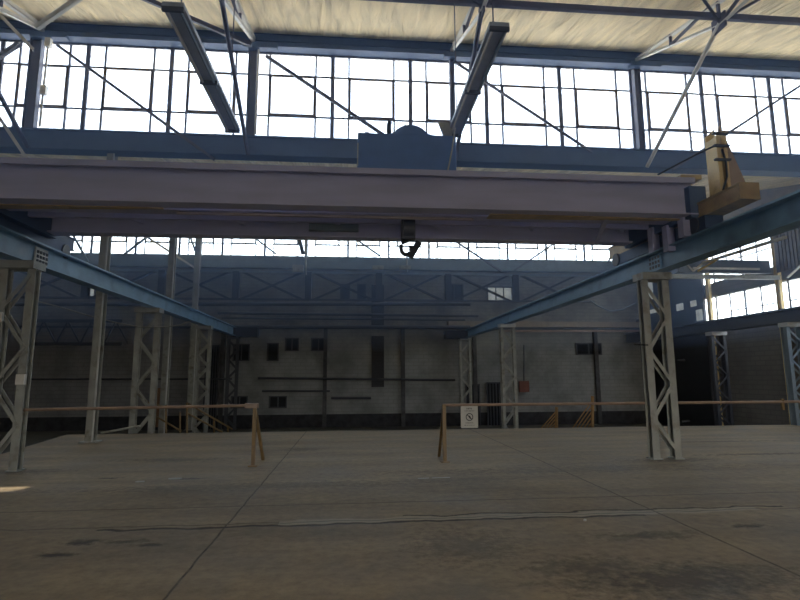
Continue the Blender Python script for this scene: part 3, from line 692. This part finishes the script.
# stiffening channel on faces and bottom cover
s = MB(); s.box((-6.1, YN_-.2, ZT-.10), (6.1, YN_-.15, ZT+.0)); s.build('top_angle', crane_m, ct)
s = MB(); s.bar((-6.0, 9.35, 4.56), (6.0, 9.35, 4.56), .28, .12); s.build('walkway_channel', crane_m, ct)
s = MB(); s.bar((-6.0, 10.05, 4.62), (6.0, 10.05, 4.62), .10, .10); s.build('line_shaft', crane_m, ct)
s = MB(); s.box((-6.0, 9.55, 4.80), (6.0, 10.65, 4.83)); s.build('walkway_plate', crane_m, ct)
MB().prism([(-6.1, 8.92), (-6.1, 9.16), (-3.2, 8.98), (-3.2, 8.92)], 'z', ZB-.022, ZB-.004).build('bottom_strip', crane_y, ct)
MB().prism([(2.4, 8.85), (2.4, 9.12), (6.0, 9.0), (6.0, 8.9)], 'z', ZB-.022, ZB-.004).build('bottom_strip', crane_y, ct)
MB().box((-3.1, 9.30, ZB+.01), (2.2, 9.36, ZB+.045)).build('pale_conduit', mat('faded_pink_grey', (.42, .36, .36), .6), ct)
MB().box((-.9, 10.5, ZB+.1), (.1, 10.62, ZB+.28)).build('equipment_plate', steel_in, ct)
MB().bar((4.6, 9.0, ZB), (5.2, 10.7, ZB-.02), .08, .05).build('diagonal_stay', crane_m, ct)
for k in range(6):
    x = -5.2+k*2.0; MB().bar((x, YN_+.1, 4.7), (x+1.0, YFR-.1, 4.7), .07, .07).build('lacing', crane_m, ct)
for s_ in (-1, 1):
    x = s_*6.3; D_ = .05
    e_ = MB(); e_.box((x-.17, 7.62, 4.38), (x+.17, 12.0, 4.41)); e_.box((x-.17, 7.62, 4.63), (x+.17, 12.0, 4.66)); e_.box((x-.15, 7.64, 4.41), (x-.13, 12, 4.63)); e_.box((x+.13, 7.64, 4.41), (x+.15, 12, 4.63)); e_.box((x-.17, 7.60, 4.38), (x+.17, 7.64, 4.66))
    ec = e_.build('end_carriage', crane_y if s_ > 0 else blue, ct)
    MB().box((x-.19 if s_ > 0 else x-.15, 8.45, 4.15), (x+.15 if s_ > 0 else x+.19, 11.7, 4.38)).build('wheel_guard', blue, ct)
    MB().box((min(x, s_*6.0), 8.65, 4.40), (max(x, s_*6.0)+.02, 11.0, 4.98)).build('end_plate', blue, ct)
    for y in (8.75, 11.6):
        MB().tube([(s_*6.12-.04, y, 4.275), (s_*6.12+.04, y, 4.275)], .15, 20).build('wheel', dark_m, ec)
    MB().box((x-.3, YN_-.2, 4.5), (x-.0, YN_+.2, ZT-.05)).build('connection_block', crane_m, ct) if s_ < 0 else MB().box((x-.45, YN_-.17, ZT-.02), (x-.05, YN_+.17, ZT+.06)).build('connection_plate', crane_y, ct)
# upright bracket at the right end
bk = MB(); bk.prism([(6.40, 5.80), (6.44, 5.98), (6.92, 4.66), (6.40, 4.66)], 'y', 8.30, 8.34)
ub = bk.build('end_bracket', mat('shaded_ochre_paint', (.36, .27, .21), .6, var=.12), ct)  # browner than the flanges: shade on this face put into its colour
MB().prism([(6.24, 5.80), (6.42, 5.96), (6.42, 4.66), (6.24, 4.66)], 'y', 8.42, 8.45).build('bracket_web', crane_c, ub)
MB().box((6.24, 8.16, 4.66), (6.31, 8.42, 5.70)).build('bracket_flange', crane_c, ub)
MB().box((6.37, 8.16, 4.66), (6.43, 8.42, 5.80)).build('bracket_flange', crane_c, ub)
for z in (5.5, 5.25, 5.72): MB().box((6.16, 8.10, z), (6.44, 8.16, z+.03)).build('cable_clamp', dark_m, ub)
MB().tube([(6.30, 8.12, 5.45), (6.35, 8.12, 5.2), (6.34, 8.12, 4.95), (6.25, 8.12, 4.72)], .018).build('cable', black_m, ub)
MB().tube([(6.2, 8.12, 5.52), (5.95, 8.3, 5.42), (5.4, 8.6, 5.15)], .016).build('cable', black_m, ub)
for (y, z, d) in ((9.4, 4.1, .5), (9.9, 4.2, .4), (8.9, 4.25, .3)):
    MB().box((5.95, y-.08, z-.15), (6.1, y+.08, z+.35)).build('guide_block', crane_m, ct)

# trolley
yT = 9.8
zt0 = ZT+.03
tr_ = thing('hoist_trolley', 'blue hoist trolley with round drum riding on top of the crane', 'hoist', (1.0, yT, zt0))
x0 = at(357.5, 150, 9.3).x; x1 = at(453, 150, 9.3).x
MB().box((x0, 9.0, zt0), (x1, 10.6, at(400, 141, 9.3).z)).build('trolley_body', hoist_m, tr_, bevel=.02)
qd = at(409, 152, 9.4)
MB().tube([(qd.x, 9.05, qd.z), (qd.x, 10.5, qd.z)], .37, 32).build('drum_cover', hoist_m, tr_)
MB().prism([(qd.x-.55, qd.z+.13), (qd.x-.3, qd.z+.24), (qd.x+.3, qd.z+.24), (qd.x+.62, qd.z+.15), (qd.x+.62, qd.z), (qd.x-.55, qd.z)], 'y', 9.1, 10.4).build('drum_saddle', hoist_m, tr_)
q = at(389, 122, 9.4); MB().tube([(q.x, 9.4, q.z-.4), (q.x, 9.4, q.z-.05), (q.x+.02, 9.4, q.z)], .045).build('signal_lamp', dark_m, tr_)
l_ = MB(); qa = at(394, 122, 9.4)
for xx in (0, .07): l_.bar((qa.x+xx, 9.4, qa.z-.3), (qa.x+xx, 9.4, qa.z), .012, .012)
for k in range(5): l_.bar((qa.x, 9.4, qa.z-.28+k*.06), (qa.x+.07, 9.4, qa.z-.28+k*.06), .01, .01)
l_.tube([(qa.x+.1, 9.4, qa.z-.25), (qa.x+.17, 9.4, qa.z-.1), (qa.x+.24, 9.4, qa.z+.0), (qa.x+.2, 9.4, qa.z-.1)], .008); l_.build('contact_ladder', dark_m, tr_)
for px in (361, 367): q = at(px, 139, 9.3); MB().box((q.x-.05, 9.2, q.z-.06), (q.x+.04, 9.35, q.z+(.03 if px == 361 else .09))).build('terminal_box', dark_m, tr_)
MB().tube([at(358, 143, 8.95), at(357.5, 166, 8.95)], .012).build('hose', white_m, tr_)
MB().tube([at(455, 128, 9.0), at(452, 150, 8.95), at(448, 170, 8.9)], .014).build('hose', white_m, tr_)
q = at(445, 126, 9.3); MB().prism([(q.x-.13, q.z+.08), (q.x+.16, q.z+.08), (q.x+.12, q.z-.3), (q.x+.0, q.z-.3)], 'y', 9.3, 9.34).build('torn_sheet', grey_m, tr_)
# hook
hp = at(408, 235, yT)
for dx in (-.06, .06): MB().tube([(hp.x+dx, yT, zt0), (hp.x+dx, yT, hp.z+.05)], .012).build('wire_rope', dark_m, tr_)
MB().tube([(hp.x-.1, yT, hp.z+.12), (hp.x+.1, yT, hp.z+.12)], .2, 24).build('hook_block', dark_m, tr_)
MB().box((hp.x-.13, yT-.1, hp.z-.1), (hp.x+.13, yT+.1, hp.z+.3)).build('block_housing', dark_m, tr_)
hk = MB(); c0 = at(406, 248, yT); pts = [c0+V((.03, 0, .2))]
for k in range(16):
    a = math.radians(75+k*20); pts.append(c0+V((.095*math.cos(a), 0, .13*math.sin(a))))
hk.tube(pts, .038, 10); hk.build('hook', black_m, tr_)
MB().bar(at(419, 242, yT), at(410, 257.5, yT), .09, .12).build('hook_latch', black_m, tr_)

# ---------------------------------------------------------------- strip lamps
lamp_m = mat('grey_blue_lamp_enamel', (.30, .34, .42), .45)
def lamp(x, y0, y1, z, lab, w0=.27):
    t = thing('strip_lamp', lab, 'lamp', (x, (y0+y1)/2, z), 'long strip lamps hanging below the roof')
    MB().box((x-w0/2, y0, z+.05), (x+w0/2, y1, z+.11)).build('housing', lamp_m, t)
    MB().prism([(x-.05, z+.11), (x+.05, z+.11), (x+.02, z+.2), (x-.02, z+.2)], 'y', y0+.3, y1-.3).build('gear_tray', lamp_m, t)
    for dx in (-.085, .085): MB().tube([(x+dx, y0+.05, z+.02), (x+dx, y1-.05, z+.02)], .019, 8).build('tube', pale_m if dx < 0 else steel_in, t)
    for yy in (y0+.02, (y0+y1)/2, y1-.04): MB().box((x-w0/2, yy-.02, z-.01), (x+w0/2, yy+.02, z+.05)).build('tube_holder', dark_m, t)
    for yy in (y0+.3, y1-.3): MB().tube([(x, yy, z+.15), (x, yy, 7.95+.236*yy)], .01, 6).build('hanger_rod', tie_m, t)
lamp(-2.30, 6.32, 9.75, 6.2, 'long unlit strip lamp hanging on the left before the high windows')
lamp(1.93, 6.36, 9.6, 6.2, 'long unlit strip lamp hanging on the right near the crane trolley')

# ---------------------------------------------------------------- haze added to imitate lens glare
hz = bpy.data.materials.new('blue_glare_haze'); hz.use_nodes = True
nt = hz.node_tree; N = nt.nodes; L = nt.links; N.remove(N['Principled BSDF'])
vs_ = N.new('ShaderNodeVolumeScatter'); vs_.inputs['Color'].default_value = (.45, .64, 1, 1); vs_.inputs['Density'].default_value = .0125; vs_.inputs['Anisotropy'].default_value = .55
L.new(vs_.outputs[0], N['Material Output'].inputs['Volume'])
o = MB().box((XL+.1, .3, 2.9), (XR-.5, 28.3, 7.65)).build('glare_haze', hz); tag(o, 'thin bluish haze added around the crane in the upper hall for lens glare', 'haze', kind='stuff')
# ---------------------------------------------------------------- light
wd = bpy.data.worlds.new('world'); sc.world = wd; wd.use_nodes = True
nt = wd.node_tree; N = nt.nodes; L = nt.links
sky = N.new('ShaderNodeTexSky'); sky.sky_type = 'NISHITA'; sky.sun_disc = False
sky.sun_elevation = math.radians(42); sky.sun_rotation = math.radians(200); sky.air_density = 1.0; sky.dust_density = 2.5; sky.ozone_density = 1.5
hs = N.new('ShaderNodeHueSaturation'); hs.inputs['Saturation'].default_value = .55; L.new(sky.outputs[0], hs.inputs['Color'])
L.new(hs.outputs[0], N['Background'].inputs[0]); N['Background'].inputs[1].default_value = 2.4
sd = bpy.data.lights.new('sun', 'SUN'); sd.energy = 8.5; sd.angle = math.radians(.6); sd.color = (1, .9, .75)
so = bpy.data.objects.new('sun', sd); C.objects.link(so)
so.rotation_euler = V((.62, .28, -.73)).to_track_quat('-Z', 'Y').to_euler()
def portal(loc, rot, sx, sy, nm):
    l = bpy.data.lights.new(nm, 'AREA'); l.shape = 'RECTANGLE'; l.size = sx; l.size_y = sy; l.cycles.is_portal = True
    o = bpy.data.objects.new(nm, l); C.objects.link(o); o.location = loc; o.rotation_euler = rot
portal((-1.5, 14.75, 9.65), (math.radians(-90), 0, 0), 37, 2.7, 'daylight_portal')
portal((-1.5, 29.3, 9.5), (math.radians(-90), 0, 0), 37, 2.7, 'daylight_portal')
portal((-1.5, .3, 9.6), (math.radians(-90), 0, 0), 37, 2.8, 'daylight_portal')
portal((1.5, -14.9, 2.1), (math.radians(90), 0, 0), 6, 4.2, 'daylight_portal')
portal((17.6, 15, 5.6), (0, math.radians(90), 0), 4.2, 18, 'daylight_portal')

sc.view_settings.view_transform = 'Standard'; sc.view_settings.look = 'None'; sc.view_settings.gamma = 1; sc.view_settings.use_curve_mapping = False
sc.view_settings.exposure = -0.3
